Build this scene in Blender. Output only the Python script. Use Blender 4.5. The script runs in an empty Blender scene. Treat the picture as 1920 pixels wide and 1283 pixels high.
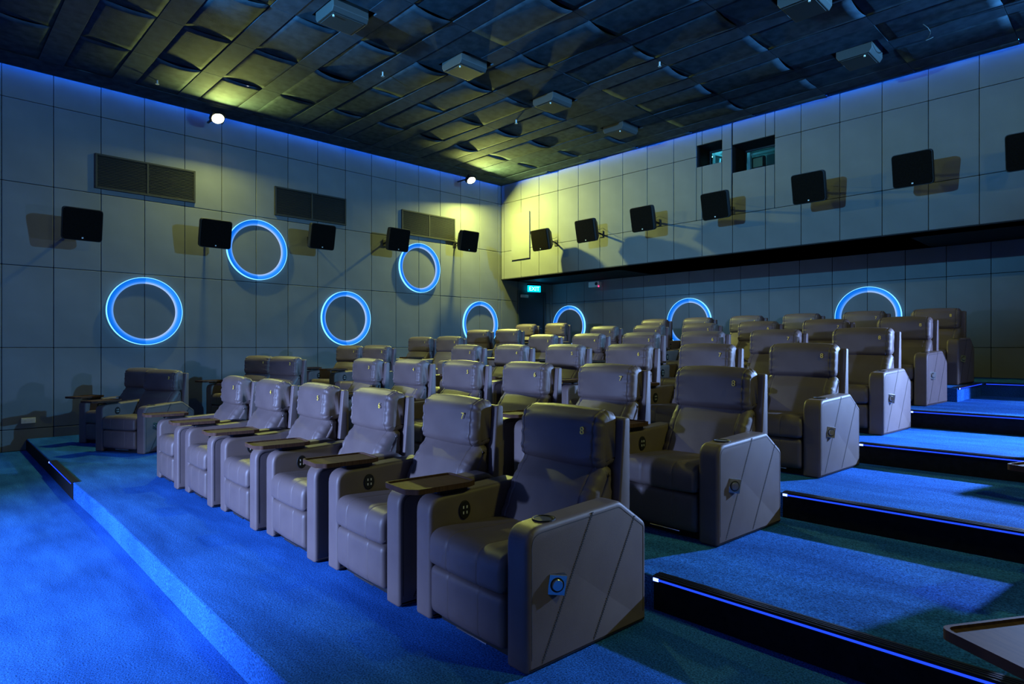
import bpy, bmesh, math, random
from mathutils import Vector, Matrix
random.seed(7)
SC = bpy.context.scene
COL = SC.collection
PI = math.pi
H0 = 1.52                       # eye height above the lowest floor; survey heights are relative to the eye

# ------------------------------------------------------------------ camera
cd = bpy.data.cameras.new('camera')
cam = bpy.data.objects.new('camera', cd); COL.objects.link(cam)
cd.sensor_fit = 'HORIZONTAL'; cd.sensor_width = 36.0
cd.lens = 36.0 * 1167.0 / 1920.0
cd.shift_y = (652.0 - 641.5) / 1920.0
cd.clip_start = 0.05; cd.clip_end = 100
cam.location = (0, 0, H0)
cam.rotation_euler = (PI / 2, 0, math.radians(46.0))
SC.camera = cam

# ------------------------------------------------------------------ exposure, world
SC.view_settings.view_transform = 'Standard'
SC.view_settings.look = 'None'
SC.view_settings.gamma = 1.0
SC.view_settings.use_curve_mapping = False
SC.view_settings.exposure = 0.0
w = bpy.data.worlds.new('world'); SC.world = w; w.use_nodes = True
w.node_tree.nodes['Background'].inputs[0].default_value = (0.01, 0.03, 0.08, 1)
w.node_tree.nodes['Background'].inputs[1].default_value = 0.05

# ------------------------------------------------------------------ lights
def area(name, loc, nrm, size, power, color, spread=180):
    l = bpy.data.lights.new(name, 'AREA'); l.shape = 'DISK'; l.size = size
    l.energy = power; l.color = color; l.spread = math.radians(spread)
    o = bpy.data.objects.new(name, l); COL.objects.link(o); o.location = loc
    o.rotation_euler = Vector(nrm).to_track_quat('-Z', 'Y').to_euler()
    o['kind'] = 'helper'
    return o
def spot(name, loc, aim, deg, blend, power, color, radius):
    l = bpy.data.lights.new(name, 'SPOT'); l.energy = power; l.color = color
    l.spot_size = math.radians(deg); l.spot_blend = blend; l.shadow_soft_size = radius
    o = bpy.data.objects.new(name, l); COL.objects.link(o); o.location = loc
    o.rotation_euler = (Vector(aim) - Vector(loc)).to_track_quat('-Z', 'Y').to_euler()
    o['kind'] = 'helper'
    return o
WARM = (0.90, 1.0, 0.22)
LAMPS = [(-11.1, 3.76, 3.9 + H0, 1), (-11.1, 9.40, 3.9 + H0, 1), (2.06, 3.76, 3.9 + H0, -1), (2.06, 9.40, 3.9 + H0, -1)]
LP = [165, 480, 75, 15]
for (x, y, z, s), p in zip(LAMPS, LP):
    area('flood_lamp_light', (x + 0.03 * s, y, z - 0.04), (0.6 * s, 0.10, -0.8) if y > 5 else (0.75 * s, 0.0, -0.66), 0.16, p, WARM)
BLUE = (0.10, 0.30, 1.0)
spot('stage_spot_light', (-4.5, -3.5, 0.2 + H0), (-5.344, 1.826, -0.91), 73, 0.8, 5500, (0.31, 0.47, 1.0), 0.10)
spot('aisle_spot_light', (0.08, 8.4, 0.8 + H0), (-1.9, 2.0, 0.3), 112, 0.9, 2600, (0.28, 0.48, 1.0), 0.05)
spot('rear_aisle_fill_spot', (2.35, 9.9, 2.3), (-1.3, 8.55, 0.85), 40, 0.4, 2600, (0.30, 0.45, 1.0), 0.05)  # added spot, narrowed to brighten the fifth-row tread and chair side
spot('wall_spot_light', (2.06, 9.4, 3.8 + H0), (-11.6, 4.6, 4.9), 66, 0.6, 4300, (0.12, 0.46, 1.0), 0.06)
spot('back_wall_fill_spot', (-6.3, -1.0, 3.4 + H0), (-5.2, 10.8, 3.4 + H0 + 2.9), 62, 0.4, 4200, (0.12, 0.50, 1.0), 0.06)  # added blue fill spot for the upper back wall, no fixture behind it

# ------------------------------------------------------------------ materials
def mat(name, color, rough=0.6, metal=0.0, spec=0.5):
    m = bpy.data.materials.new(name); m.use_nodes = True
    b = m.node_tree.nodes['Principled BSDF']
    b.inputs['Base Color'].default_value = (*color, 1)
    b.inputs['Roughness'].default_value = rough
    b.inputs['Metallic'].default_value = metal
    b.inputs['Specular IOR Level'].default_value = spec
    return m
def noise_mat(name, c1, c2, scale, rough, bump=0.0, bump_scale=200, spec=0.5, detail=4, stretch=(1, 1, 1), lo=0.35, hi=0.65, bdist=0.002):
    m = mat(name, c1, rough, 0, spec); nt = m.node_tree; N = nt.nodes; L = nt.links
    b = N['Principled BSDF']
    tc = N.new('ShaderNodeTexCoord'); mp = N.new('ShaderNodeMapping'); mp.inputs['Scale'].default_value = stretch
    L.new(tc.outputs['Object'], mp.inputs['Vector'])
    n = N.new('ShaderNodeTexNoise'); n.inputs['Scale'].default_value = scale; n.inputs['Detail'].default_value = detail
    L.new(mp.outputs[0], n.inputs['Vector'])
    r = N.new('ShaderNodeValToRGB'); r.color_ramp.elements[0].position = lo; r.color_ramp.elements[1].position = hi
    r.color_ramp.elements[0].color = (*c1, 1); r.color_ramp.elements[1].color = (*c2, 1)
    L.new(n.outputs['Fac'], r.inputs[0]); L.new(r.outputs[0], b.inputs['Base Color'])
    if bump:
        n2 = N.new('ShaderNodeTexNoise'); n2.inputs['Scale'].default_value = bump_scale; n2.inputs['Detail'].default_value = 3
        L.new(tc.outputs['Object'], n2.inputs['Vector'])
        bp = N.new('ShaderNodeBump'); bp.inputs['Strength'].default_value = bump; bp.inputs['Distance'].default_value = bdist
        L.new(n2.outputs['Fac'], bp.inputs['Height']); L.new(bp.outputs[0], b.inputs['Normal'])
    return m
def emit(name, color, strength):
    m = bpy.data.materials.new(name); m.use_nodes = True; nt = m.node_tree; nt.nodes.clear()
    e = nt.nodes.new('ShaderNodeEmission'); e.inputs[0].default_value = (*color, 1); e.inputs[1].default_value = strength
    o = nt.nodes.new('ShaderNodeOutputMaterial'); nt.links.new(e.outputs[0], o.inputs[0])
    return m
M = {}
M['leather'] = noise_mat('brown_leather', (0.100, 0.074, 0.068), (0.118, 0.088, 0.080), 6, 0.49, 0.25, 420, 0.42)
M['leather_side'] = noise_mat('brown_leather_panel', (0.105, 0.077, 0.072), (0.122, 0.091, 0.084), 6, 0.52, 0.25, 420, 0.4)
M['stitch'] = mat('dark_thread', (0.012, 0.010, 0.010), 0.8)
M['black'] = mat('black_plastic', (0.008, 0.008, 0.009), 0.55, spec=0.3)
M['grille'] = noise_mat('speaker_cloth', (0.005, 0.0045, 0.004), (0.008, 0.007, 0.006), 60, 1.0, 0.3, 400, 0.0)
M['chrome'] = mat('chrome', (0.75, 0.78, 0.80), 0.16, 1.0)
M['button'] = mat('button_marks', (0.55, 0.55, 0.50), 0.4)
M['wood'] = noise_mat('dark_walnut', (0.050, 0.026, 0.019), (0.080, 0.042, 0.028), 9, 0.65, 0.0, spec=0.08, stretch=(1, 12, 1))
M['number'] = mat('yellow_thread', (1.0, 0.72, 0.08), 0.5)
M['fabric'] = noise_mat('grey_wall_fabric', (0.125, 0.13, 0.128), (0.15, 0.155, 0.153), 1.3, 0.95, 0.2, 500, 0.1)
M['wallback'] = mat('dark_gap', (0.015, 0.016, 0.018), 0.9, spec=0.1)
M['soffit'] = mat('black_soffit', (0.012, 0.012, 0.014), 0.8, spec=0.2)
M['ceil'] = noise_mat('dark_ceiling_cloth', (0.018, 0.032, 0.048), (0.036, 0.056, 0.078), 7, 0.95, 0.6, 160, 0.1, detail=6, bdist=0.004)
M['ceil2'] = noise_mat('dark_ceiling_strip', (0.026, 0.043, 0.064), (0.042, 0.063, 0.090), 7, 0.95, 0.4, 160, 0.1, detail=6, bdist=0.004)
M['fixture'] = mat('grey_enamel', (0.028, 0.031, 0.033), 0.6)
M['riser'] = noise_mat('black_riser', (0.006, 0.007, 0.009), (0.010, 0.011, 0.014), 30, 0.85, 0.0, spec=0.1)
M['nosing'] = mat('dark_metal_nosing', (0.02, 0.02, 0.022), 0.4, 0.6)
M['vent'] = mat('dark_vent_metal', (0.022, 0.023, 0.020), 0.7, spec=0.2)
M['ventdark'] = mat('vent_cavity', (0.01, 0.01, 0.01), 0.9)
M['white'] = mat('white_plastic', (0.62, 0.62, 0.55), 0.5)
M['door'] = mat('dark_door', (0.02, 0.03, 0.035), 0.5)
M['booth'] = mat('booth_paint', (0.05, 0.06, 0.06), 0.7)
M['boothmetal'] = mat('booth_metal', (0.5, 0.52, 0.52), 0.4, 0.3)
M['glass'] = mat('port_glass', (1, 1, 1), 0.02)
M['glass'].node_tree.nodes['Principled BSDF'].inputs['Transmission Weight'].default_value = 1.0
M['led'] = emit('blue_led', (0.012, 0.055, 1.0), 1.5)
M['ledhot'] = emit('blue_led_end', (0.10, 0.16, 1.0), 9.0)
M['rim'] = emit('ring_edge_light', (0.16, 0.52, 1.0), 2.0)
M['bulb'] = emit('warm_bulb', (1.0, 0.90, 0.45), 60.0)
M['cyan'] = emit('exit_green', (0.0, 0.62, 1.0), 1.6)
M['cyanhi'] = emit('exit_letters', (0.35, 1.0, 1.0), 3.0)
M['boothlight'] = emit('booth_tube', (0.25, 0.85, 1.0), 6.0)
M['red'] = emit('red_indicator', (1.0, 0.02, 0.10), 6.0)
M['ledblue2'] = emit('monitor_glow', (0.05, 0.20, 0.22), 0.25)

# carpet: blue pile with brushed patches
m = noise_mat('blue_carpet', (0.012, 0.080, 0.30), (0.026, 0.150, 0.52), 2.2, 0.95, 0.9, 300, 0.05, detail=8, stretch=(0.7, 2.6, 1), lo=0.30, hi=0.70, bdist=0.006)
nt = m.node_tree; b = nt.nodes['Principled BSDF']
src = b.inputs['Base Color'].links[0].from_socket
tc = nt.nodes.new('ShaderNodeTexCoord'); fn = nt.nodes.new('ShaderNodeTexNoise'); fn.inputs['Scale'].default_value = 130; fn.inputs['Detail'].default_value = 2
nt.links.new(tc.outputs['Object'], fn.inputs['Vector'])
rr = nt.nodes.new('ShaderNodeValToRGB'); rr.color_ramp.elements[0].position = 0.3; rr.color_ramp.elements[1].position = 0.7
rr.color_ramp.elements[0].color = (0.35, 0.35, 0.35, 1); rr.color_ramp.elements[1].color = (1.65, 1.65, 1.65, 1)
nt.links.new(fn.outputs['Fac'], rr.inputs[0])
mx = nt.nodes.new('ShaderNodeMix'); mx.data_type = 'RGBA'; mx.blend_type = 'MULTIPLY'; mx.inputs[0].default_value = 1.0
nt.links.new(src, mx.inputs[6]); nt.links.new(rr.outputs[0], mx.inputs[7]); nt.links.new(mx.outputs[2], b.inputs['Base Color'])
M['carpet'] = m

def ring_mat(name, c0, c1, c2, s):
    """acrylic band lit from its inner edge: emission falls off with the radius"""
    m = bpy.data.materials.new(name); m.use_nodes = True; nt = m.node_tree; nt.nodes.clear()
    tc = nt.nodes.new('ShaderNodeTexCoord'); ln = nt.nodes.new('ShaderNodeVectorMath'); ln.operation = 'LENGTH'
    mr = nt.nodes.new('ShaderNodeMapRange'); mr.inputs[1].default_value = 0.455; mr.inputs[2].default_value = 0.55
    r = nt.nodes.new('ShaderNodeValToRGB'); r.color_ramp.elements[0].color = (*c0, 1); r.color_ramp.elements[1].color = (*c2, 1)
    e1 = r.color_ramp.elements.new(0.4); e1.color = (*c1, 1)
    e = nt.nodes.new('ShaderNodeEmission'); e.inputs[1].default_value = s
    o = nt.nodes.new('ShaderNodeOutputMaterial')
    nt.links.new(tc.outputs['Object'], ln.inputs[0]); nt.links.new(ln.outputs['Value'], mr.inputs[0])
    nt.links.new(mr.outputs[0], r.inputs[0]); nt.links.new(r.outputs[0], e.inputs[0]); nt.links.new(e.outputs[0], o.inputs[0])
    return m
M['bandA'] = ring_mat('ring_band_deep', (0.16, 0.42, 1.0), (0.01, 0.20, 0.92), (0.0, 0.13, 0.75), 1.0)
M['bandB'] = ring_mat('ring_band_pale', (0.42, 0.60, 1.0), (0.03, 0.30, 1.0), (0.01, 0.20, 0.90), 1.05)

# ------------------------------------------------------------------ mesh helpers
def link(name, me, m=None, parent=None, smooth=False):
    o = bpy.data.objects.new(name, me); COL.objects.link(o)
    if m is not None:
        me.materials.clear(); me.materials.append(m)
    if parent is not None: o.parent = parent
    if smooth:
        me.polygons.foreach_set('use_smooth', [True] * len(me.polygons))
    return o
def empty(name, loc, rz=0.0):
    o = bpy.data.objects.new(name, None); COL.objects.link(o); o.location = loc; o.rotation_euler = (0, 0, rz)
    o.empty_display_size = 0.1
    return o
def tag(o, label=None, cat=None, group=None, kind=None):
    if label: o['label'] = label
    if cat: o['category'] = cat
    if group: o['group'] = group
    if kind: o['kind'] = kind
    return o
class MB:
    def __init__(s): s.v = []; s.f = []
    def box(s, x0, x1, y0, y1, z0, z1, mtx=None):
        n = len(s.v); p = [(x0, y0, z0), (x1, y0, z0), (x1, y1, z0), (x0, y1, z0), (x0, y0, z1), (x1, y0, z1), (x1, y1, z1), (x0, y1, z1)]
        if mtx is not None: p = [tuple(mtx @ Vector(q)) for q in p]
        s.v += p
        s.f += [tuple(n + i for i in q) for q in ((0, 3, 2, 1), (4, 5, 6, 7), (0, 1, 5, 4), (1, 2, 6, 5), (2, 3, 7, 6), (3, 0, 4, 7))]
        return s
    def prism(s, pts, h0, h1, axis='z', mtx=None):
        """closed polygon extruded along an axis; pts are the two other coordinates in xyz order"""
        n = len(s.v); k = len(pts)
        def P(a, b, h):
            q = {'z': (a, b, h), 'y': (a, h, b), 'x': (h, a, b)}[axis]
            return tuple(mtx @ Vector(q)) if mtx is not None else q
        s.v += [P(a, b, h0) for a, b in pts] + [P(a, b, h1) for a, b in pts]
        s.f.append(tuple(n + i for i in range(k))[::-1]); s.f.append(tuple(n + k + i for i in range(k)))
        for i in range(k):
            j = (i + 1) % k; s.f.append((n + i, n + j, n + k + j, n + k + i))
        return s
    def cyl(s, p0, p1, r0, r1=None, n=16):
        r1 = r0 if r1 is None else r1
        p0 = Vector(p0); p1 = Vector(p1); d = (p1 - p0).normalized()
        a = d.orthogonal().normalized(); b = d.cross(a); k = len(s.v)
        for p, r in ((p0, r0), (p1, r1)):
            for i in range(n):
                t = 2 * PI * i / n; s.v.append(tuple(p + a * r * math.cos(t) + b * r * math.sin(t)))
        s.f.append(tuple(k + i for i in range(n))[::-1]); s.f.append(tuple(k + n + i for i in range(n)))
        for i in range(n):
            j = (i + 1) % n; s.f.append((k + i, k + j, k + n + j, k + n + i))
        return s
    def mesh(s, name, bevel=0, seg=2):
        me = bpy.data.meshes.new(name); me.from_pydata(s.v, [], s.f)
        bm = bmesh.new(); bm.from_mesh(me)
        if bevel:
            es = [e for e in bm.edges if len(e.link_faces) == 2 and e.calc_face_angle(0) > 0.5]
            bmesh.ops.bevel(bm, geom=es, offset=bevel, segments=seg, affect='EDGES', profile=0.5)
        bmesh.ops.recalc_face_normals(bm, faces=bm.faces)
        bm.to_mesh(me); bm.free(); return me
    def build(s, name, m, parent=None, bevel=0, seg=2, smooth=False):
        return link(name, s.mesh(name, bevel, seg), m, parent, smooth)

def roundpoly(pts, rad, n=5):
    """polygon with rounded corners; rad a number or one per corner"""
    out = []; k = len(pts)
    for i in range(k):
        r = rad[i] if isinstance(rad, (list, tuple)) else rad
        p = Vector(pts[i]); a = Vector(pts[i - 1]); b = Vector(pts[(i + 1) % k])
        if r <= 0: out.append(tuple(p)); continue
        da = (a - p); db = (b - p); la = da.length; lb = db.length; da.normalize(); db.normalize()
        ang = math.acos(max(-1, min(1, da.dot(db)))); t = min(r / math.tan(ang / 2), 0.48 * la, 0.48 * lb)
        s = p + da * t; e = p + db * t
        for j in range(n + 1):
            u = j / n; out.append(tuple((1 - u) ** 2 * s + 2 * u * (1 - u) * p + u * u * e))
    return out
def resample(pts, step):
    out = []
    k = len(pts)
    for i in range(k):
        a = Vector(pts[i]); b = Vector(pts[(i + 1) % k]); L = (b - a).length
        c = max(1, int(L / step))
        for j in range(c): out.append(tuple(a + (b - a) * j / c))
    return out
def normals2(pts):
    k = len(pts); ar = sum(pts[i][0] * pts[(i + 1) % k][1] - pts[(i + 1) % k][0] * pts[i][1] for i in range(k))
    sg = 1 if ar > 0 else -1; out = []
    for i in range(k):
        a = Vector(pts[i - 1]); b = Vector(pts[(i + 1) % k]); t = (b - a).normalized()
        out.append(Vector((t.y, -t.x)) * sg)
    return out
def cushion(name, prof, x0, x1, R=0.03, seams=(), wrinkle=0.0, crown=0.0, step=0.03, wf=70, seed=0, nx=12, groove=0.006, taper=None):
    """upholstered block: a profile in y,z swept along x, puffed out, rolled over at both ends, with seam grooves and gathers"""
    prof = resample(prof, step); nn = normals2(prof); k = len(prof)
    c = (x0 + x1) / 2; hw = (x1 - x0) / 2
    us = set()
    for i in range(nx + 1): us.add(round(x0 + (x1 - x0) * i / nx, 5))
    for a in (0, 0.07, 0.2, 0.4, 0.7, 1.0):
        us.add(round(x0 + R * a, 5)); us.add(round(x1 - R * a, 5))
    if wrinkle:
        for a in (0.02, 0.04, 0.06, 0.08, 0.10): us.add(round(x0 + a, 5)); us.add(round(x1 - a, 5))
    for s in seams:
        for a in (-0.008, -0.003, 0, 0.003, 0.008): us.add(round(s + a, 5))
    us = sorted(u for u in us if x0 <= u <= x1)
    rnd = random.Random(seed); ph = [rnd.random() * 6.28 for _ in range(4)]
    cy = sum(p[0] for p in prof) / k; cz = sum(p[1] for p in prof) / k
    V = []; F = []
    for x in us:
        d = min(x - x0, x1 - x); ins = 0.0
        if d < R: ins = R * (1 - math.sqrt(max(0, 1 - ((R - d) / R) ** 2)))
        off = -ins + crown * (1 - ((x - c) / hw) ** 2)
        for s in seams:
            q = abs(x - s)
            if q < 0.009: off -= groove * (1 - q / 0.009) ** 2
        L = 0.0
        for i in range(k):
            if i: L += (Vector(prof[i]) - Vector(prof[i - 1])).length
            o = off
            if wrinkle:
                g = math.exp(-((d - 0.035) / 0.045) ** 2)
                o += wrinkle * g * (0.6 * math.sin(wf * L + ph[0] + 6 * d) + 0.5 * math.sin(wf * 1.7 * L + ph[1] - 20 * d))
                o += wrinkle * 0.35 * math.sin(9 * x + 14 * L + ph[2])
            y = prof[i][0] + nn[i].x * o; z = prof[i][1] + nn[i].y * o
            V.append((x, y, z))
    m_ = len(us)
    for j in range(m_ - 1):
        for i in range(k):
            a = j * k + i; b = j * k + (i + 1) % k
            F.append((a, b, b + k, a + k))
    F.append(tuple(range(k))[::-1]); F.append(tuple((m_ - 1) * k + i for i in range(k)))
    me = bpy.data.meshes.new(name); me.from_pydata(V, [], F)
    bm = bmesh.new(); bm.from_mesh(me); bmesh.ops.recalc_face_normals(bm, faces=bm.faces); bm.to_mesh(me); bm.free()
    me.polygons.foreach_set('use_smooth', [True] * len(me.polygons))
    return me
def text_mesh(s, size, depth=0.001):
    c = bpy.data.curves.new('lettering', 'FONT'); c.body = s; c.size = size; c.extrude = depth
    c.align_x = 'CENTER'; c.align_y = 'CENTER'; c.resolution_u = 4
    o = bpy.data.objects.new('lettering', c); COL.objects.link(o)
    dg = bpy.context.evaluated_depsgraph_get(); dg.update()
    me = bpy.data.meshes.new_from_object(o.evaluated_get(dg))
    bpy.data.objects.remove(o); return me
def rects(r, holes):
    """rectangle minus holes, as a list of rectangles"""
    out = [r]
    for h in holes:
        nx = []
        for (a0, a1, b0, b1) in out:
            h0, h1, g0, g1 = max(a0, h[0]), min(a1, h[1]), max(b0, h[2]), min(b1, h[3])
            if h0 >= h1 or g0 >= g1: nx.append((a0, a1, b0, b1)); continue
            if h0 > a0: nx.append((a0, h0, b0, b1))
            if h1 < a1: nx.append((h1, a1, b0, b1))
            if g0 > b0: nx.append((h0, h1, b0, g0))
            if g1 < b1: nx.append((h0, h1, g1, b1))
        out = nx
    return [q for q in out if q[1] - q[0] > 0.02 and q[3] - q[2] > 0.02]

# ------------------------------------------------------------------ room dimensions
XL, XR = -11.6, 2.56
YB, YW, YF = 10.82, 12.7, -6.0
ZC = 4.10 + H0; ZS = 1.735 + H0
RISE = 0.172; PITCH = 1.595; Y1 = 2.76
F1 = 0.17
def zrow(r): return F1 + RISE * (r - 1)
def yrow(r): return Y1 + PITCH * (r - 2)      # the riser in front of row r (r>=2)

# ------------------------------------------------------------------ floors
tag(MB().box(XL, XR, YF, 1.3, -0.3, 0.0).build('floor', M['carpet']), kind='structure')
# front platform with a slightly skewed edge
pf = MB().prism([(XL, 1.23), (-9.13, 1.195), (-7.5, 1.165), (-6.2, 1.165), (-2.4, 1.08), (XR, 1.0), (XR, yrow(2) + 0.05), (XL, yrow(2) + 0.05)], 0.0, F1)
tag(pf.build('floor', M['carpet'], bevel=0.012), kind='structure')
XS = -1.68
for r in range(2, 7):
    y0 = yrow(r); y1 = yrow(r + 1) if r < 6 else YW
    z = zrow(r)
    if r < 6:
        o = MB().box(XL, XR if r < 5 else XR, y0, (y1 if r < 5 else 10.6) + 0.03, 0.0 if r < 3 else zrow(r - 1) - 0.3, z).build('floor', M['carpet'], bevel=0.006)
        tag(o, kind='structure')
    else:
        o = MB().prism([(XL, y0), (XS, y0), (XS, 10.6), (XR, 10.6), (XR, YW), (XL, YW)], zrow(4), z).build('floor', M['carpet'], bevel=0.006)
        tag(o, kind='structure')
# dark riser facings of the aisle steps
RX0, RX1 = -1.80, XR
rc = 0
for r in range(2, 6):
    for (a, b_) in ((RX0, RX1), (-9.1, -7.3)):
        o = MB().box(a, b_, yrow(r) - 0.006, yrow(r) + 0.01, zrow(r - 1) + 0.002, zrow(r) - 0.02).build('trim_%d' % rc, M['riser']); rc += 1
        tag(o, kind='structure')
o = MB().prism([(XL, 1.224), (-9.13, 1.189), (-7.5, 1.159), (-7.5, 1.175), (-9.13, 1.205), (XL, 1.24)], 0.002, F1 - 0.012).build('trim_%d' % rc, M['riser'])
tag(o, kind='structure'); rc += 1

# ------------------------------------------------------------------ step lights (nosing + LED line)
def step_light(p0, p1, label, hot=True):
    p0 = Vector(p0); p1 = Vector(p1); d = p1 - p0; L = d.length
    t = empty('step_light', p0, math.atan2(d.y, d.x))
    tag(t, label, 'step light', 'blue LED strips on the step edges')
    n = MB()
    n.box(0, L, -0.012, 0.058, 0.0, 0.006)
    for i in range(3): n.box(0, L, 0.004 + i * 0.016, 0.012 + i * 0.016, 0.006, 0.009)
    n.build('nosing', M['nosing'], t)
    n = MB().box(0, L, -0.016, -0.002, -0.022, 0.0); n.build('channel', M['nosing'], t)
    MB().box(0.02, L - 0.02, -0.019, -0.0155, -0.0145, -0.005).build('led_line', M['led'], t)
    if hot: MB().box(0.005, 0.035, -0.0205, -0.0155, -0.018, -0.003).build('led_end', M['ledhot'], t)
    return t
nth = {2: 'lowest step', 3: 'second step up', 4: 'third step up', 5: 'fourth step up'}
for r in range(2, 6):
    step_light((-1.80, yrow(r), zrow(r)), (XR - 0.02, yrow(r), zrow(r)), 'blue LED strip along the %s of the right aisle' % nth[r])
step_light((-9.13, 1.195, F1), (-7.52, 1.166, F1), 'short blue LED strip on the platform edge before the left aisle')
step_light((XS, 9.16, zrow(6)), (XS, 10.58, zrow(6)), 'short blue LED strip along the side edge of the back row platform')
step_light((XS + 0.04, 10.6, zrow(6)), (XR - 0.02, 10.6, zrow(6)), 'blue LED strip on the top step behind the right aisle', hot=False)

# ------------------------------------------------------------------ walls
PT = 0.03
_panel_cache = {}
def panel_mesh(w_, h_):
    k = (round(w_, 3), round(h_, 3))
    if k not in _panel_cache:
        g = 0.003; me = MB().box(g, w_ - g, 0, PT, g, h_ - g).mesh('wall_panel', 0.008, 2)
        me.materials.append(M['fabric']); _panel_cache[k] = me
    return _panel_cache[k]
def lay_panels(wall, us, vs, holes, place):
    for i in range(len(us) - 1):
        for j in range(len(vs) - 1):
            for (a0, a1, b0, b1) in rects((us[i], us[i + 1], vs[j], vs[j + 1]), holes):
                o = bpy.data.objects.new('wall_panel', panel_mesh(a1 - a0, b1 - b0)); COL.objects.link(o)
                o.parent = wall; place(o, a0, a1, b0)
VS = [-1.2 + H0, 0.0 + H0, 1.21 + H0, 2.43 + H0, 3.65 + H0]
# left wall: panels face +x
door_y0, door_y1, door_z1 = 11.46, 12.40, 1.44 + H0
wl = MB().box(XL - 0.25, XL - PT, YF, YW + 0.3, -0.3, ZC + 0.3).build('wall_left', M['wallback']); tag(wl, kind='structure')
us = [0.942 + 0.6105 * k for k in range(-9, 17)]
us = [u for u in us if u < YB - 0.1] + [YB]
def place_left(o, a0, a1, b0):
    jit = random.uniform(-0.0015, 0.0015)
    o.location = (XL + jit, a1, b0); o.rotation_euler = (0, 0, -PI / 2)
    # box depth runs 0..PT along local y, which becomes +x
    o.location.x = XL - PT + jit
lay_panels(wl, us, [0.0] + VS + [ZC + 0.02], [], place_left)
lay_panels(wl, [YB, 11.43, 12.04, YW], [0.86, VS[1], VS[2], ZS], [(door_y0 - 0.06, door_y1 + 0.06, 0.9, door_z1 + 0.06)], place_left)
# bulkhead wall above the back rows, panels face -y, two projection ports cut through
P1 = (-6.12, -5.60, 3.45 + H0, 3.86 + H0); P2 = (-5.41, -4.62, 3.20 + H0, 3.71 + H0)
wb = MB()
for (a0, a1, b0, b1) in rects((XL, XR, ZS, ZC + 0.3), [P1, P2]): wb.box(a0, a1, YB + PT, YB + 0.55, b0, b1)
wb = wb.build('wall_back', M['soffit']); tag(wb, kind='structure')
usb = [-11.6, -11.49] + [-10.884 + 0.6101 * k for k in range(0, 22)] + [XR]
def place_back(yy):
    def f(o, a0, a1, b0): o.location = (a1, yy + PT + random.uniform(-0.0015, 0.0015), b0); o.rotation_euler = (0, 0, PI)
    return f
lay_panels(wb, usb, [ZS, VS[3], VS[4], ZC + 0.02], [P1, P2], place_back(YB))
# raised access hatch
hp = MB().box(-11.2, -10.57, YB - 0.03, YB + 0.0, 2.18 + H0, 3.32 + H0).build('access_hatch', M['fabric'], bevel=0.006)
tag(hp, 'tall grey fabric hatch panel standing proud at left end of the upper back wall', 'hatch')
# soffit under the bulkhead
tag(MB().box(XL, XR, YB + PT + 0.004, YW + 0.1, ZS - 0.0, ZS + 0.12).build('ceiling', M['soffit']), kind='structure')
tag(MB().box(XL, XR, YB + 0.001, YB + 0.05, ZS - 0.012, ZS + 0.002).build('trim_20', M['soffit']), kind='structure')
# recessed lower back wall
w2 = MB().box(XL - 0.2, XR + 0.2, YW + PT, YW + 0.3, 0.5, ZS).build('wall_rear', M['wallback']); tag(w2, kind='structure')
usl = [-11.6, -11.03] + [-10.42 + 0.6101 * k for k in range(0, 21)] + [XR]
lay_panels(w2, usl, [0.86, VS[1], VS[2], ZS], [], place_back(YW))
# corner trim beside the exit door
tag(MB().box(XL, XL + 0.05, YW - 0.05, YW, zrow(6), ZS).build('trim_21', M['fabric'], bevel=0.01), kind='structure')
# right wall and screen wall (outside the frame)
tag(MB().box(XR, XR + 0.2, YF, YW + 0.3, -0.3, ZC + 0.3).build('wall_right', M['fabric']), kind='structure')
tag(MB().box(XL, XR, YF - 0.2, YF, -0.3, ZC + 0.3).build('wall_front', M['wallback']), kind='structure')
M['screen'] = emit('screen_fill_glow', (0.13, 0.25, 1.0), 1.1)  # added blue fill: an unseen panel glows where the screen would hang
t = empty('fill_screen', (-4.52, YF + 0.06, 1.0)); tag(t, 'wide blue glowing panel added as unseen fill light, behind the viewpoint', 'screen')
MB().box(-5.4, 5.4, -0.02, 0.0, 0, 4.2).build('picture', M['screen'], t)
MB().box(-5.6, 5.6, -0.05, -0.02, -0.15, 4.35).build('frame', M['black'], t)

# ------------------------------------------------------------------ projection booth behind the ports
for i, P in enumerate((P1, P2)):
    wn = empty('window_%d' % (i + 1), ((P[0] + P[1]) / 2, YB + 0.5, P[2])); tag(wn, kind='structure')
    a = (P[1] - P[0]) / 2; h = P[3] - P[2]
    f = MB(); t_ = 0.03
    f.box(-a, -a + t_, 0, 0.05, 0, h); f.box(a - t_, a, 0, 0.05, 0, h); f.box(-a + t_, a - t_, 0, 0.05, 0, t_); f.box(-a + t_, a - t_, 0, 0.05, h - t_, h)
    f.build('frame', M['black'], wn)
    MB().box(-a + t_, a - t_, 0.02, 0.026, t_, h - t_).build('pane', M['glass'], wn)
bt = MB()
bt.box(-8.2, -2.8, 13.4, 13.5, ZS + 0.1, ZC + 0.3); bt.box(-8.3, -8.2, YB + 0.55, 13.5, ZS + 0.1, ZC + 0.3)
bt.box(-2.8, -2.7, YB + 0.55, 13.5, ZS + 0.1, ZC + 0.3); bt.box(-8.3, -2.7, YB + 0.55, 13.5, ZC + 0.25, ZC + 0.35)
bt.box(-8.3, -2.7, YB + 0.55, 13.5, ZS + 0.0, ZS + 0.15)
tag(bt.build('wall_booth', M['booth']), kind='structure')
area('booth_light', (-6.5, 12.4, ZC + 0.15), (0, 0, -1), 0.6, 240, (0.08, 0.70, 1.0))
t = empty('ceiling_tube_light', (-6.90, 12.6, ZC + 0.10)); tag(t, 'bright cyan tube light glimpsed through the small left projection port', 'light')
MB().box(-0.35, 0.35, -0.1, 0.1, 0.0, 0.06).build('housing', M['boothmetal'], t, bevel=0.01)
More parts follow.
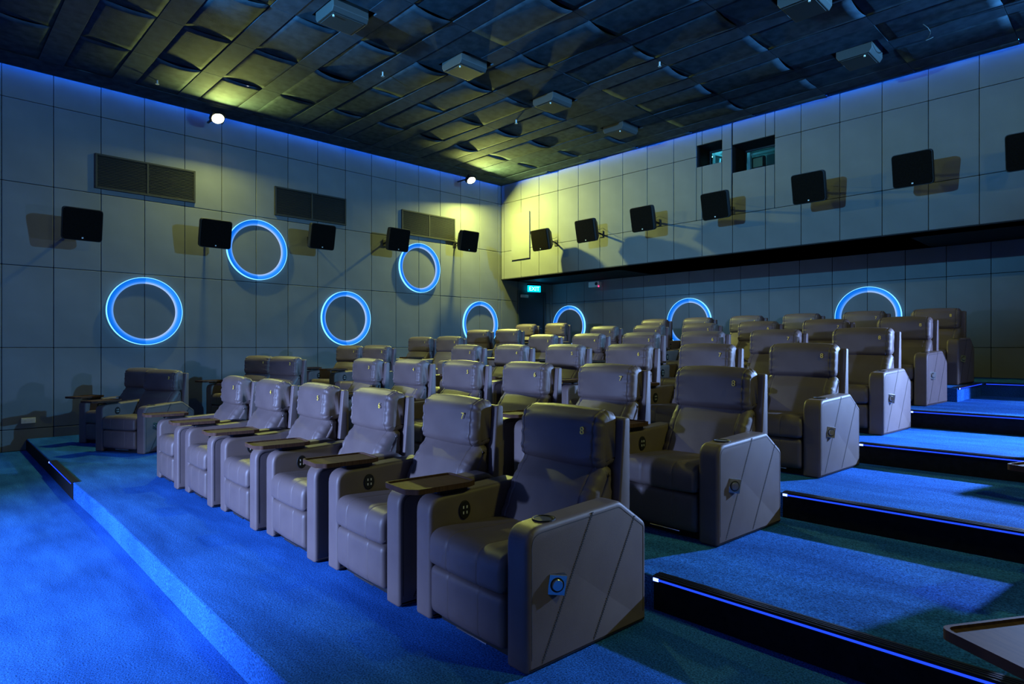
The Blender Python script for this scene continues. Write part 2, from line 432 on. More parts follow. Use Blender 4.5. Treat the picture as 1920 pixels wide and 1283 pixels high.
MB().box(-0.32, 0.32, -0.07, 0.07, -0.02, 0.0).build('tube', M['boothlight'], t)
t = empty('duct', (-6.45, 12.3, ZC + 0.02)); tag(t, 'slanted pale duct seen through the small left projection port', 'duct')
MB().box(-0.45, 0.45, -0.1, 0.1, -0.08, 0.08, Matrix.Rotation(math.radians(24), 4, 'Y')).build('pipe', M['boothmetal'], t, bevel=0.02)
MB().box(-0.06, 0.0, -0.12, 0.12, -0.4, 0.02).build('hanger', M['boothmetal'], t)
t = empty('equipment_rack', (-5.42, 12.35, ZS + 0.15)); tag(t, 'pale metal equipment rack seen through the wider right projection port', 'rack')
zt = 4.06 + H0 - (ZS + 0.15)
n = MB(); n.box(-0.40, -0.33, -0.04, 0.04, 0, zt); n.box(0.95, 1.02, -0.04, 0.04, 0, zt); n.box(-0.40, 1.02, -0.04, 0.04, zt - 0.06, zt); n.box(-0.33, 0.95, -0.03, 0.03, zt - 0.15, zt - 0.10)
n.build('frame', M['boothmetal'], t, bevel=0.006)
MB().box(-0.31, -0.06, -0.02, 0.2, zt - 0.44, zt - 0.19).build('monitor', M['black'], t, bevel=0.01)
MB().box(-0.28, -0.09, -0.025, -0.02, zt - 0.40, zt - 0.22).build('screen', M['ledblue2'], t)
MB().box(-0.02, 0.22, -0.02, 0.25, zt - 0.46, zt - 0.2).build('amplifier', M['fixture'], t, bevel=0.01)
MB().box(0.28, 0.85, -0.02, 0.25, zt - 0.5, zt - 0.22).build('amplifier', M['black'], t, bevel=0.01)

# ------------------------------------------------------------------ ceiling
cb = MB().box(XL, XR, YF, YB + 0.6, ZC + 0.24, ZC + 0.34).build('ceiling', M['wallback']); tag(cb, kind='structure')
MB().box(XL, XR, YF, 0.7, ZC, ZC + 0.03).build('front_ceiling_panel', M['ceil'], cb)
PW = 1.22
def sag_mesh(w_, d_, sag, name, g0=0.10):
    nx, ny = 10, 8; V = []; F = []
    for i in range(nx + 1):
        u = i / nx
        for j in range(ny + 1):
            v = j / ny
            g = g0 + (1 - g0) * u ** 1.6
            z = -sag * g * math.sin(PI * v) ** 0.8
            V.append((u * w_, v * d_, z))
    k = ny + 1
    for i in range(nx):
        for j in range(ny): F.append((i * k + j, (i + 1) * k + j, (i + 1) * k + j + 1, i * k + j + 1))
    n = len(V)
    V += [(x, y, z + 0.012) for x, y, z in V]
    F += [tuple(n + q for q in f)[::-1] for f in F[:nx * ny]]
    for j in range(ny): F.append((nx * k + j, n + nx * k + j, n + nx * k + j + 1, nx * k + j + 1)); F.append((j, j + 1, n + j + 1, n + j))
    for i in range(nx): F.append((i * k, n + i * k, n + (i + 1) * k, (i + 1) * k)); F.append((i * k + ny, (i + 1) * k + ny, n + (i + 1) * k + ny, n + i * k + ny))
    me = bpy.data.meshes.new(name); me.from_pydata(V, [], F)
    bm = bmesh.new(); bm.from_mesh(me); bmesh.ops.recalc_face_normals(bm, faces=bm.faces); bm.to_mesh(me); bm.free()
    me.polygons.foreach_set('use_smooth', [True] * len(me.polygons)); me.materials.append(M['ceil']); return me
sags = [sag_mesh(PW - 0.006, 0.60, s, 'ceiling_panel') for s in (0.026, 0.036, 0.046, 0.020, 0.054)]
strip_me = MB().box(0, PW - 0.004, 0, 0.295, -0.008, 0.012).mesh('ceiling_strip', 0.002, 1); strip_me.materials.append(M['ceil2'])
SX = [-4.93 + 1.22 * k for k in range(-5, 7)]   # seams measured along the rows
FIX = [(-6.93, 3.80), (-6.93, 5.74), (-6.93, 7.62), (-6.93, 9.50), (-2.87, 7.55), (-2.87, 9.48)]
rr_ = random.Random(3)
y = 0.7
while y < YB - 0.1:
    for sx in SX:
        x1 = min(sx + PW, XR - 0.005)
        def hits(a0, a1, b0, b1): return [(f[0] - 0.29, f[0] + 0.29, f[1] - 0.25, f[1] + 0.31) for f in FIX if f[0] + 0.29 > a0 and f[0] - 0.29 < a1 and f[1] + 0.31 > b0 and f[1] - 0.25 < b1]
        hole = hits(sx, sx + PW, y, y + 0.6); hole2 = hits(sx, sx + PW, y + 0.6, y + 0.9)
        d = min(0.6, YB - 0.09 - y)
        if hole:
            mb = MB()
            for (a0, a1, b0, b1) in rects((sx, sx + PW - 0.004, y, y + 0.6), hole): mb.box(a0, a1, b0, b1, ZC - 0.004, ZC + 0.012)
            mb.build('ceiling_panel', M['ceil'], cb)
        else:
            o = bpy.data.objects.new('ceiling_panel', rr_.choice(sags)); COL.objects.link(o); o.parent = cb
            o.location = (sx, y, ZC + rr_.uniform(-0.006, 0.006)); o.scale = ((x1 - sx) / PW, d / 0.6, 1)
        if y + 0.9 <= YB + 0.1:
            if hole2:
                mb = MB()
                for (a0, a1, b0, b1) in rects((sx, sx + PW - 0.004, y + 0.602, y + 0.898), hole2): mb.box(a0, a1, b0, b1, ZC - 0.008, ZC + 0.012)
                mb.build('ceiling_strip', M['ceil2'], cb); continue
            o = bpy.data.objects.new('ceiling_strip', strip_me); COL.objects.link(o); o.parent = cb
            o.location = (sx, y + 0.6 + 0.002, ZC); o.scale = ((x1 - sx) / PW, 1, 1)
    y += 0.9
MB().box(XL + 0.09, -11.03, 0.7, YB - 0.09, ZC - 0.012, ZC + 0.0).build('edge_panel', M['ceil'], cb)
for fx, fy in FIX[:6]:
    near = {(-6.93, 3.80): 'nearest the top edge of the picture', (-6.93, 5.74): 'second from the front in the left column', (-6.93, 7.62): 'third from the front in the left column', (-6.93, 9.50): 'farthest back in the left column', (-2.87, 7.55): 'in the right column at the top edge of the picture', (-2.87, 9.48): 'in the right column close to the back wall'}[(fx, fy)]
    t = empty('ceiling_unit', (fx, fy, ZC + 0.2)); tag(t, 'square grey ceiling unit ' + near, 'ceiling unit', 'square units hanging through the ceiling')
    n = MB(); n.prism([(-0.19, -0.05), (0.19, -0.05), (0.225, 0.0), (0.225, 0.22), (-0.225, 0.22), (-0.225, 0.0)], -0.235, 0.235, 'y', Matrix.Translation((0, 0, -0.28)))
    n.build('housing', M['fixture'], t, bevel=0.006)
    MB().box(-0.17, 0.17, -0.2, 0.2, -0.336, -0.33).build('cover', M['fixture'], t, bevel=0.002)
    MB().cyl((0.12, -0.18, -0.355), (0.12, -0.18, -0.336), 0.012).build('sensor', M['white'], t)
    n = MB()
    for a in (-0.17, 0.17):
        for b_ in (-0.17, 0.17): n.cyl((a, b_, -0.1), (a, b_, 0.05), 0.006, n=6)
    n.build('hanging_rod', M['black'], t)
for i, (px, py, s) in enumerate([(295, 149, 'left of the first wall lamp'), (718, 134, 'between the two nearest ceiling units'), (1237, 115, 'in the middle of the dark ceiling'), (968, 224, 'in front of the second wall lamp')]):
    Z = 4785 / (652 - py); X = (px - 960) / 1167 * Z
    t = empty('sprinkler', (-.7194 * Z + .6946 * X, .6946 * Z + .7194 * X, ZC - 0.02)); tag(t, 'tiny pale sprinkler head on the ceiling ' + s, 'sprinkler')
    MB().cyl((0, 0, 0.03), (0, 0, -0.05), 0.012, n=8).build('stem', M['boothmetal'], t)
    MB().cyl((0, 0, -0.055), (0, 0, -0.05), 0.025, n=10).build('deflector', M['boothmetal'], t)
for i, ((x, y), s) in enumerate([((-2.05, 9.2), 'beside the right ceiling unit'), ((-0.95, 9.0), 'near the top right corner of the picture')]):
    n = MB(); p = None
    for k in range(9):
        q = (x + 0.05 * math.sin(k * 0.8), y + 0.06 * k, ZC - 0.012 - 0.09 * math.sin(PI * k / 8))
        if p: n.cyl(p, q, 0.006, n=6)
        p = q
    n.cyl(p, (p[0], p[1], ZC + 0.008), 0.004, n=6)
    tag(n.build('cable', M['fixture']), 'thin loose cable hanging from the ceiling ' + s, 'cable')

# blue LED cove lines along the tops of the walls
M['cove'] = emit('cove_led', (0.01, 0.14, 1.0), 60.0)
t = empty('cove_light', (XL, 0, ZC)); tag(t, 'hidden blue LED line washing the top edge of the left wall', 'cove light', 'blue cove lines along the wall tops')
MB().box(0.06, 0.08, -1.0, YB - 0.1, 0.06, 0.066).build('led_line', M['cove'], t)
MB().box(0.055, 0.085, -1.0, YB - 0.1, 0.066, 0.08).build('channel', M['black'], t)
t = empty('cove_light', (0, YB, ZC)); tag(t, 'hidden blue LED line washing the top edge of the upper back wall', 'cove light', 'blue cove lines along the wall tops')
MB().box(XL + 0.6, XR, -0.08, -0.06, 0.06, 0.066).build('led_line', M['cove'], t)
MB().box(XL + 0.6, XR, -0.085, -0.055, 0.066, 0.08).build('channel', M['black'], t)

# ------------------------------------------------------------------ wall flood lamps
for i, (x, y, z, s) in enumerate(LAMPS[:2]):
    t = empty('flood_lamp', (x, y, z)); tag(t, 'glaring warm floodlight high on the left wall, ' + ('the larger and nearer one' if i == 0 else 'the farther one by the corner'), 'lamp', 'floodlights high on the left wall')
    R_ = Vector((0.6 * s, 0, -0.8)).to_track_quat('-Z', 'Y').to_matrix().to_4x4()
    MB().box(-0.11, 0.11, -0.09, 0.09, 0.0, 0.09, R_).build('housing', M['black'], t, bevel=0.008)
    b_ = MB().cyl(R_ @ Vector((0, 0, -0.004)), R_ @ Vector((0, 0, 0.0)), 0.095, n=20); b_.build('lens', M['bulb'], t)
    MB().box(-0.5 * s, -0.02, -0.015, 0.015, 0.05, 0.075).build('bracket', M['black'], t)

# ------------------------------------------------------------------ ring lights
def arc_band(r0, r1, a0, a1, z0, z1, n=48):
    V = []; F = []
    for i in range(n + 1):
        t = a0 + (a1 - a0) * i / n; c, s = math.cos(t), math.sin(t)
        V += [(r0 * c, r0 * s, z0), (r1 * c, r1 * s, z1), (r1 * c, r1 * s, 0), (r0 * c, r0 * s, 0)]
    for i in range(n):
        a = i * 4
        for j in range(4): F.append((a + j, a + (j + 1) % 4, a + 4 + (j + 1) % 4, a + 4 + j))
    F += [(0, 1, 2, 3), (n * 4 + 3, n * 4 + 2, n * 4 + 1, n * 4)]
    m_ = MB(); m_.v = V; m_.f = F; return m_
_ra = arc_band(0.455, 0.546, PI / 2, 3 * PI / 2, 0.012, 0.045).mesh('band'); _ra.materials.append(M['bandA'])
_rb = arc_band(0.455, 0.546, -PI / 2, PI / 2, 0.012, 0.045).mesh('band'); _rb.materials.append(M['bandB'])
_rr = arc_band(0.546, 0.556, 0, 2 * PI, 0.05, 0.05, 96).mesh('rim'); _rr.materials.append(M['rim'])
def ring(loc, rot, label):
    t = empty('ring_light', loc); t.rotation_euler = rot; tag(t, label, 'ring light', 'round blue wall lights')
    for nm, me in (('band', _ra), ('band', _rb), ('rim', _rr)):
        o = bpy.data.objects.new(nm, me); COL.objects.link(o); o.parent = t
for yy, zz, s in [(2.78, 0.60, 'low on the left wall, the largest and nearest'), (4.62, 1.81, 'high on the left wall beside a speaker, the nearer upper one'), (6.44, 0.60, 'low on the left wall, the middle one of the lower row'), (8.28, 1.80, 'high on the left wall, the farther upper one'), (10.10, 0.58, 'low on the left wall near the exit, half behind seats')]:
    ring((XL + 0.004, yy, zz + H0), (PI / 2, 0, PI / 2), 'glowing blue ring light ' + s)
for xx, s in [(-10.93, 'on the rear wall beside the exit door'), (-7.36, 'on the rear wall, second from the exit door'), (-3.70, 'on the rear wall, the one farthest right')]:
    ring((xx, YW - 0.004, 0.565 + H0), (PI / 2, 0, 0), 'glowing blue ring light ' + s)

# ------------------------------------------------------------------ speakers
def speaker_proto():
    t = empty('wall_speaker', (0, 0, 0))
    # local: -y is the listening side; wall mount at +y
    n = MB(); V = []
    def sq(w_, h_, y, r):
        return [(a, y, b) for a, b in roundpoly([(-w_, -h_), (w_, -h_), (w_, h_), (-w_, h_)], r, 4)]
    rings_ = [sq(0.25, 0.235, 0.0, 0.045), sq(0.255, 0.24, 0.03, 0.045), sq(0.25, 0.235, 0.10, 0.045), sq(0.15, 0.16, 0.27, 0.03)]
    k = len(rings_[0])
    for q in rings_: n.v += q
    for j in range(3):
        for i in range(k): n.f.append((j * k + i, j * k + (i + 1) % k, (j + 1) * k + (i + 1) % k, (j + 1) * k + i))
    n.f.append(tuple(range(k))[::-1]); n.f.append(tuple(3 * k + i for i in range(k)))
    tilt = Matrix.Rotation(math.radians(12), 4, 'X')
    n.v = [tuple(tilt @ Vector(p)) for p in n.v]
    n.build('cabinet', M['black'], t)
    g = MB(); g.v = [tuple(tilt @ Vector((p[0] * 0.965, -0.012 if j else -0.001, p[2] * 0.965))) for j in (0, 1) for p in rings_[0]]
    g.f = [tuple(range(k)), tuple(k + i for i in range(k))] + [(i, (i + 1) % k, k + (i + 1) % k, k + i) for i in range(k)]
    g.build('grille', M['grille'], t, bevel=0.003)
    MB().box(-0.011, 0.011, -0.016, -0.012, -0.205, -0.185, tilt).build('badge', M['button'], t)
    c = tilt @ Vector((0, 0.27, 0))
    a = MB(); a.cyl((0, c.y - 0.02, c.z), (0, 0.56, 0.0), 0.018, n=10); a.box(-0.03, 0.03, c.y - 0.01, c.y + 0.03, c.z - 0.05, c.z + 0.05)
    a.build('bracket', M['black'], t)
    MB().box(-0.05, 0.05, 0.55, 0.566, -0.07, 0.07).build('wall_plate', M['black'], t, bevel=0.004)
    cb_ = MB(); p = (0.02, c.y, c.z + 0.06)
    for i in range(1, 7):
        u = i / 6; q = (0.02 + 0.03 * math.sin(PI * u), c.y + (0.56 - c.y) * u, c.z + 0.06 - 0.05 * math.sin(PI * u) + 0.02 * u)
        cb_.cyl(p, q, 0.0035, n=6); p = q
    cb_.build('cable', M['black'], t)
    return t
def copy_tree(o, parent=None):
    c = o.copy(); COL.objects.link(c)
    if parent is not None: c.parent = parent
    for ch in [q for q in bpy.data.objects if q.parent == o]: copy_tree(ch, c)
    return c
sp0 = speaker_proto(); first = True
ordn = ['first', 'second', 'third', 'fourth', 'fifth', 'sixth', 'seventh']
where = ['left of the low nearest ring light', 'touching the upper nearer ring light', 'under the middle vent', 'touching the upper farther ring light', 'last on the left wall, under the far floodlight']
def place_speaker(loc, rz, label):
    global first
    o = sp0 if first else copy_tree(sp0); first = False
    o.location = loc; o.rotation_euler = (0, 0, rz)
    tag(o, label, 'speaker', 'black wall speakers on brackets')
    return o
for i, (yy, zz, yaw) in enumerate([(1.83, 1.82, 14), (3.71, 1.92, 8), (5.65, 2.11, 14), (7.37, 2.26, 16), (9.30, 2.46, 0)]):
    place_speaker((XL + 0.566, yy, zz + H0), PI / 2 + math.radians(yaw) * 0, 'black square speaker on the left wall, ' + where[i])
wr = ['nearest the corner, beside the hatch', 'second from the corner', 'third from the corner', 'below the projection ports', 'fifth from the corner', 'the last one fully in view', 'cut off by the right edge']
for i, (xx, zz) in enumerate([(-9.72, 2.44), (-8.40, 2.47), (-6.98, 2.51), (-5.45, 2.52), (-3.85, 2.54), (-2.42, 2.54), (-1.12, 2.52)]):
    place_speaker((xx, YB - 0.566, zz + H0), 0.0, 'black square speaker on the upper back wall, ' + wr[i])

# ------------------------------------------------------------------ vents on the left wall
for i, (y0, y1) in enumerate([(2.08, 3.55), (4.95, 6.44), (7.80, 9.30)]):
    t = empty('air_vent', (XL, y0, 2.51 + H0)); tag(t, 'dark louvred air vent on the left wall, ' + ['the largest in view', 'the middle one', 'the farthest, near the far floodlight'][i], 'vent', 'louvred vents on the left wall')
    W_ = y1 - y0; h = 0.55; e = 0.03
    f = MB(); f.box(0, 0.03, 0, e, 0, h); f.box(0, 0.03, W_ - e, W_, 0, h); f.box(0, 0.03, e, W_ - e, 0, e); f.box(0, 0.03, e, W_ - e, h - e, h); f.box(0, 0.03, W_ / 2 - 0.015, W_ / 2 + 0.015, e, h - e)
    f.build('frame', M['vent'], t, bevel=0.003)
    MB().box(0, 0.006, e, W_ - e, e, h - e).build('backing', M['ventdark'], t)
    for half in (0, 1):
        a = e if half == 0 else W_ / 2 + 0.015; b_ = W_ / 2 - 0.015 if half == 0 else W_ - e
        for k in range(19):
            zc = e + 0.013 + k * (h - 2 * e) / 19
            n = MB(); n.v = [(0.008, a, zc + 0.008), (0.026, a, zc - 0.005), (0.026, a, zc - 0.002), (0.008, a, zc + 0.011), (0.008, b_, zc + 0.008), (0.026, b_, zc - 0.005), (0.026, b_, zc - 0.002), (0.008, b_, zc + 0.011)]
            n.f = [(0, 1, 2, 3), (7, 6, 5, 4), (0, 4, 5, 1), (1, 5, 6, 2), (2, 6, 7, 3), (3, 7, 4, 0)]
            if i == 0 and half == 0 and k == 0: lme = {}
            if (i, half) != (0, 0) and False: pass
            n.build('louvre', M['vent'], t)

# ------------------------------------------------------------------ exit door, sign, box on the rear wall, outlet
dr = empty('door_1', (XL, (door_y0 + door_y1) / 2, zrow(6))); tag(dr, kind='structure')
dh = door_z1 - zrow(6); hw = (door_y1 - door_y0) / 2
f = MB(); f.box(-0.02, 0.03, -hw - 0.06, -hw, 0, dh + 0.06); f.box(-0.02, 0.03, hw, hw + 0.06, 0, dh + 0.06); f.box(-0.02, 0.03, -hw, hw, dh, dh + 0.06)
f.build('door_frame', M['door'], dr, bevel=0.004)
MB().box(-0.028, 0.005, -hw, hw, 0.005, dh).build('door_leaf', M['door'], dr, bevel=0.004)
n = MB().cyl((0.06, -0.25, 1.0), (0.06, 0.32, 1.0), 0.014); n.box(0.0, 0.06, -0.27, -0.24, 0.98, 1.02); n.box(0.0, 0.06, 0.31, 0.34, 0.98, 1.02)
n.build('push_bar', M['chrome'], dr)
MB().box(0.005, 0.055, -hw + 0.04, -hw + 0.3, dh - 0.12, dh - 0.05).build('door_closer', M['boothmetal'], dr, bevel=0.006)
t = empty('exit_sign', (XL + 0.16, 11.86, 1.555 + H0)); t.rotation_euler = (0, 0, PI / 2 - 0.35); tag(t, 'glowing cyan exit sign above the dark door in the far corner', 'sign')
MB().box(-0.19, 0.19, -0.012, 0.012, -0.085, 0.085).build('panel', M['cyan'], t, bevel=0.004)
MB().box(-0.2, 0.2, -0.03, 0.03, 0.085, 0.125).build('housing', M['black'], t, bevel=0.004)
me = text_mesh('EXIT', 0.15); me.materials.clear(); me.materials.append(M['cyanhi'])
o = link('lettering', me, None, t); o.location = (0, -0.015, -0.005); o.rotation_euler = (PI / 2, 0, 0)
MB().box(-0.03, 0.03, 0.012, 0.15, 0.09, 0.12).build('arm', M['black'], t)
area('exit_glow', (XL + 0.3, 11.75, 1.555 + H0), (0.9, 0.5, -0.3), 0.2, 3.0, (0.0, 0.45, 1.0))
t = empty('wall_camera', (-10.02, YW - 0.0, 1.62 + H0)); tag(t, 'small white box with dark lens and red light on the rear wall', 'security camera')
MB().box(-0.17, 0.17, -0.12, 0.0, -0.07, 0.07).build('body', M['white'], t, bevel=0.012)
MB().cyl((0.09, -0.135, 0.01), (0.09, -0.11, 0.01), 0.04).build('lens', M['black'], t)
MB().cyl((0.17, -0.135, -0.06), (0.17, -0.12, -0.06), 0.016).build('indicator', M['red'], t)
t = empty('wall_socket', (XL, 1.25, -1.08 + H0)); tag(t, 'pale socket plate low on the left wall near the floor', 'socket')
MB().box(0, 0.01, -0.085, 0.085, -0.04, 0.04).build('plate', M['white'], t, bevel=0.003)
for a in (-0.04, 0.04): MB().box(0.01, 0.012, a - 0.014, a + 0.014, -0.012, 0.012).build('outlet', M['button'], t)

# ------------------------------------------------------------------ recliners
def digits():
    d = {}
    for k in range(1, 9):
        me = text_mesh(str(k), 0.056, 0.0015)
        me.materials.clear(); me.materials.append(M['number']); d[k] = me
    return d
DIG = digits()
ARM = roundpoly([(0.0, 0.003), (0.0, 0.60), (0.60, 0.625), (0.80, 0.49), (0.80, 0.003)], [0.015, 0.085, 0.06, 0.05, 0.015], 6)
def mk(name, me, m, parent): 
    me.materials.clear(); me.materials.append(m); o = bpy.data.objects.new(name, me); COL.objects.link(o); o.parent = parent; return o
def recliner_proto():
    t = empty('recliner', (0, 0, 0))
    L = M['leather']
    for s in (-1, 1):
        x0, x1 = (-0.42, -0.285) if s < 0 else (0.285, 0.42)
        a = mk('arm', cushion('arm', ARM, x0, x1, R=0.022, seams=(), step=0.035, nx=4), M['leather_side'], t)
        # stitched seams on the outer face
        xo = s * 0.4205; st = MB()
        for (ya, za, yb, zb) in ((0.40, 0.605, 0.085, 0.03), (0.705, 0.535, 0.41, 0.03)):
            Ls = math.hypot(yb - ya, zb - za); c = int(Ls / 0.011)
            dy, dz = (yb - ya) / Ls, (zb - za) / Ls
            for i in range(c):
                y = ya + dy * i * 0.011; z = za + dz * i * 0.011
                st.box(xo - 0.001, xo + 0.0012, y - 0.0065, y + 0.0065, z - 0.0022, z + 0.0022)
            st.box(xo - 0.001, xo + 0.0006, -0.0012, 0.0012, 0, Ls, Matrix.Translation((0, ya, za)) @ Matrix.Rotation(math.atan2(dy, -dz) * 1.0 + 0, 4, 'X') @ Matrix.Scale(-1, 4, Vector((0, 0, 1))))
        st.build('stitching', M['stitch'], a)
        # piping just inside the edge of the outer face
        pp = resample(ARM, 0.04); pn = normals2(pp); pi_ = MB()
        q = None
        for i, p in enumerate(pp):
            if p[1] < 0.04: q = None; continue
            c = (s * 0.4185, p[0] - pn[i].x * 0.026, p[1] - pn[i].y * 0.026)
            if q is not None and (Vector(c) - Vector(q)).length < 0.12: pi_.cyl(q, c, 0.0028, n=5)
            q = c
        pi_.build('piping', M['stitch'], a)
    cup = MB()
    N_ = 24
    # cup holder set into the right arm
    k0 = len(cup.v)
    for (r, z) in ((0.052, 0.606), (0.051, 0.612), (0.046, 0.612), (0.042, 0.608)):
        for i in range(N_): th = 2 * PI * i / N_; cup.v.append((0.352 + r * math.cos(th), 0.16 + r * math.sin(th), z))
    for j in range(3):
        for i in range(N_): cup.f.append((j * N_ + i, j * N_ + (i + 1) % N_, (j + 1) * N_ + (i + 1) % N_, (j + 1) * N_ + i))
    ch = cup.build('cup_holder', M['black'], t)
    MB().cyl((0.352, 0.16, 0.600), (0.352, 0.16, 0.6085), 0.0430, n=24).build('cup_well', M['stitch'], ch)
    mk('seat', cushion('seat', roundpoly([(-0.02, 0.295), (-0.02, 0.465), (0.52, 0.445), (0.52, 0.295)], [0.03, 0.085, 0.02, 0.02], 7), -0.28, 0.28, R=0.03, seams=(-0.115, 0.115), crown=0.008, step=0.02, nx=20, groove=0.0035), L, t)
    mk('footrest', cushion('footrest', roundpoly([(-0.012, 0.05), (-0.012, 0.285), (0.12, 0.285), (0.12, 0.05)], [0.05, 0.035, 0.02, 0.02], 5), -0.275, 0.275, R=0.028, seams=(-0.115, 0.115), crown=0.005, step=0.025, nx=20, groove=0.0035), L, t)
    mk('backrest', cushion('backrest', roundpoly([(0.43, 0.40), (0.545, 0.66), (0.63, 0.765), (0.70, 0.765), (0.71, 0.40)], [0.02, 0.08, 0.03, 0.03, 0.02], 5), -0.30, 0.30, R=0.045, seams=(-0.235, 0.235), wrinkle=0.006, crown=0.022, step=0.02, nx=22, seed=3, groove=0.006), L, t)
    mk('headrest', cushion('headrest', roundpoly([(0.64, 0.745), (0.590, 0.78), (0.602, 0.99), (0.66, 1.035), (0.74, 1.025), (0.765, 0.77)], [0.03, 0.04, 0.07, 0.05, 0.05, 0.03], 7), -0.292, 0.292, R=0.040, seams=(-0.250, 0.250), wrinkle=0.0055, crown=0.018, step=0.014, wf=95, nx=24, seed=5, groove=0.009), L, t)
    mk('back_shell', cushion('back_shell', roundpoly([(0.66, 0.06), (0.70, 0.60), (0.735, 1.0), (0.785, 1.0), (0.785, 0.60), (0.775, 0.06)], [0.01, 0.0, 0.02, 0.02, 0.0, 0.01], 3), -0.335, 0.335, R=0.012, step=0.05, nx=6), M['leather_side'], t)
    MB().box(-0.283, 0.283, 0.12, 0.68, 0.05, 0.30).build('seat_base', M['stitch'], t)
    pl = MB(); pl.box(-0.40, 0.40, 0.06, 0.76, 0.0, 0.05); pl.build('plinth', M['black'], t)
    MB().cyl((-0.06, -0.002, 0.045), (0.16, -0.002, 0.045), 0.005, n=8).build('footrest_bar', M['chrome'], t)
    # control pad on the inner face of the left arm
    cp = MB().prism([(0.21 + 0.036 * math.cos(q * PI / 12), 0.515 + 0.048 * math.sin(q * PI / 12)) for q in range(24)], -0.286, -0.277, 'x').build('control_pad', M['black'], t, bevel=0.003)
    for a in (-0.010, 0.012):
        for b_ in (-0.014, 0.014):
            MB().box(-0.2775, -0.2755, 0.21 + a - 0.004, 0.21 + a + 0.003, 0.515 + b_ - 0.007, 0.515 + b_ + 0.007).build('pad_button', M['button'], cp)
    # swivel tray on the left arm
    tr = empty('tray', (-0.395, 0.08, 0.636)); tr.parent = t; tr.rotation_euler = (0, 0, math.radians(-3))
    out = roundpoly([(-0.135, -0.20), (0.085, -0.20), (0.135, -0.15), (0.135, 0.15), (0.11, 0.20), (-0.135, 0.20)], [0.03, 0.02, 0.02, 0.02, 0.02, 0.03], 5)
    inn = [(a * 0.93, b_ * 0.95) for a, b_ in out]; k = len(out); n = MB()
    n.v = [(a, b_, z) for (z, c) in ((0.0, out), (0.026, out), (0.026, inn), (0.018, inn)) for a, b_ in c]
    n.f = [tuple(range(k))[::-1], tuple(3 * k + i for i in range(k))]
    for j in range(3):
        for i in range(k): n.f.append((j * k + i, j * k + (i + 1) % k, (j + 1) * k + (i + 1) % k, (j + 1) * k + i))
    n.build('tray_top', M['wood'], tr)
    n = MB(); n.prism(roundpoly([(-0.05, -0.02), (0.10, -0.02), (0.10, 0.17), (-0.05, 0.17)], 0.03, 3), -0.022, 0.0); n.build('swivel_mount', M['black'], tr)
    return t
def side_button(t, s, zz=0.345, yy=0.165, side=0.42):
    # chrome square button plate popping out of the outer arm face
    p = empty('release_button', (s * side, yy, zz)); p.parent = t
    p.rotation_euler = (0, 0, 0)
    R_ = Matrix.Rotation(math.radians(-26) * s, 4, 'Z') @ Matrix.Rotation(math.radians(-9), 4, 'X')
    MB().box(-0.02, 0.016, -0.040, 0.040, -0.042, 0.042, R_).build('plate_block', M['black'], p)
    MB().box(0.016, 0.020, -0.040, 0.040, -0.042, 0.042, R_).build('plate', M['chrome'], p, bevel=0.0015)
    MB().cyl(R_ @ Vector((0.019, 0, 0)), R_ @ Vector((0.022, 0, 0)), 0.031, n=24).build('button_ring', M['black'], p)
    MB().cyl(R_ @ Vector((0.021, 0, 0)), R_ @ Vector((0.029, 0, 0)), 0.026, 0.022, n=24).build('button_cap', M['chrome'], p)
proto = recliner_proto()
numw = ['', 'one', 'two', 'three', 'four', 'five', 'six', 'seven', 'eight']
rown = ['front row', 'second row', 'third row', 'fourth row', 'fifth row', 'back row']
RWIDE = {1: 28, 2: 18, 3: 14, 4: 11, 5: 12, 6: 4}
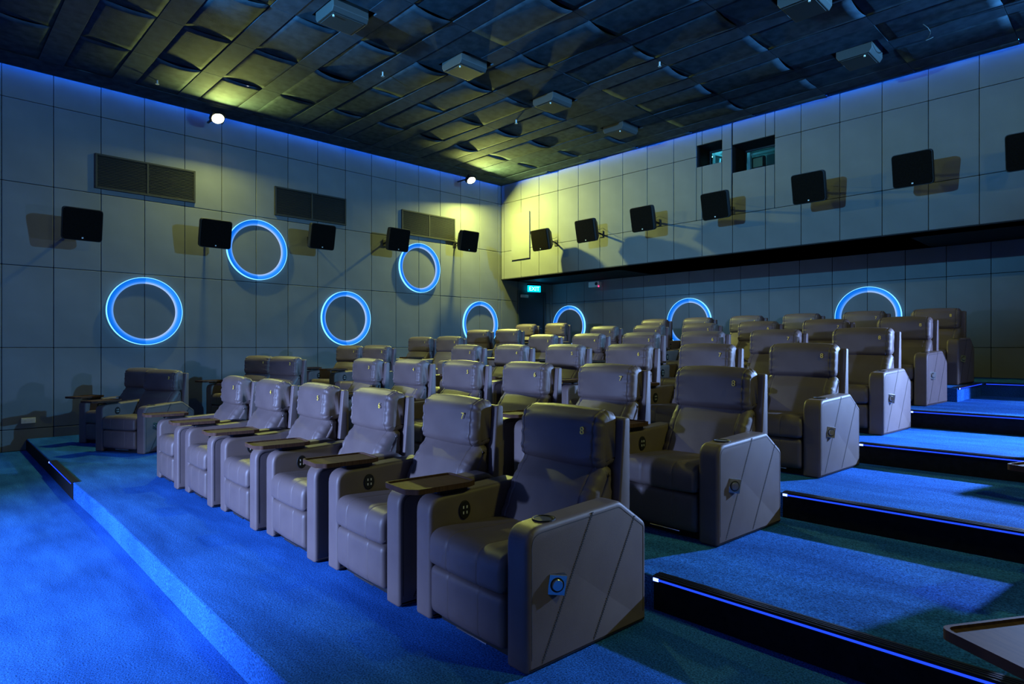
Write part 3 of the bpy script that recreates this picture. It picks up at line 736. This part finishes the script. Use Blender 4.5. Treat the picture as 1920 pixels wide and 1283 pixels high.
LEFT = {1: [(-10.22, 1.90), (-9.235, 1.92)], 2: [(-9.97, 4.07), (-8.90, 4.03)], 3: [(-9.84, 5.62), (-8.90, 5.60)], 4: [(-9.90, 7.2), (-8.98, 7.2)], 5: [(-9.99, 8.8), (-9.06, 8.8)], 6: [(-10.14, 10.38), (-9.2, 10.4)]}
used = False
def put(x, y, z, rot, num, label):
    global used
    o = copy_tree(proto) if used else copy_tree(proto)
    used = True
    o.location = (x, y, z); o.rotation_euler = (0, 0, rot)
    tag(o, label, 'recliner', 'brown leather cinema recliners')
    if num in DIG:
        d = bpy.data.objects.new('seat_number', DIG[num]); COL.objects.link(d)
        d.parent = o; d.location = (0.195, 0.5765, 0.935); d.rotation_euler = (math.radians(90 - 3), 0, 0)
    if num in (8, 2): side_button(o, 1)
    return o
for r in range(1, 7):
    z = zrow(r); y = 1.83 + PITCH * (r - 1)
    for k in range(3, 9):
        x = -2.205 - 0.93 * (8 - k)
        ex = {8: ', at the right aisle with chrome side button', 7: ', second from the right aisle', 6: ', third from the right aisle', 5: ', fourth from the right aisle', 4: ', second from the left aisle', 3: ', at the left aisle'}[k]
        put(x, y, z, -0.045, k, 'brown recliner marked %s in the %s' % (numw[k], rown[r - 1]) + ex)
    th = math.radians(RWIDE[r]); rv = (math.cos(th), math.sin(th)); bv = (-math.sin(th), math.cos(th))
    for i in (0, 1):
        px, py = LEFT[r][i]
        if r > 1: px, py = px - 0.205 * rv[0] - 0.57 * bv[0], py - 0.205 * rv[1] - 0.57 * bv[1]
        put(px, py, z, th, i + 1, 'brown recliner marked %s in the %s, ' % (numw[i + 1], rown[r - 1]) + ('closest to the left wall' if i == 0 else 'between the left wall pair and the left aisle' if False else 'wall side of the left aisle'))
    if r <= 4:
        cx, cy = {1: (0.155, 1.67), 2: (0.08, 3.44), 3: (0.06, 5.05), 4: (0.06, 6.65)}[r]
        o = put(cx, cy, z, -th, 9, 'recliner across the right aisle in the %s, only its tray and arm in view' % rown[r - 1] if r < 3 else 'recliner across the right aisle in the %s, outside the right edge' % rown[r - 1])
def rm(o):
    for c in [q for q in bpy.data.objects if q.parent == o]: rm(c)
    bpy.data.objects.remove(o)
rm(proto)
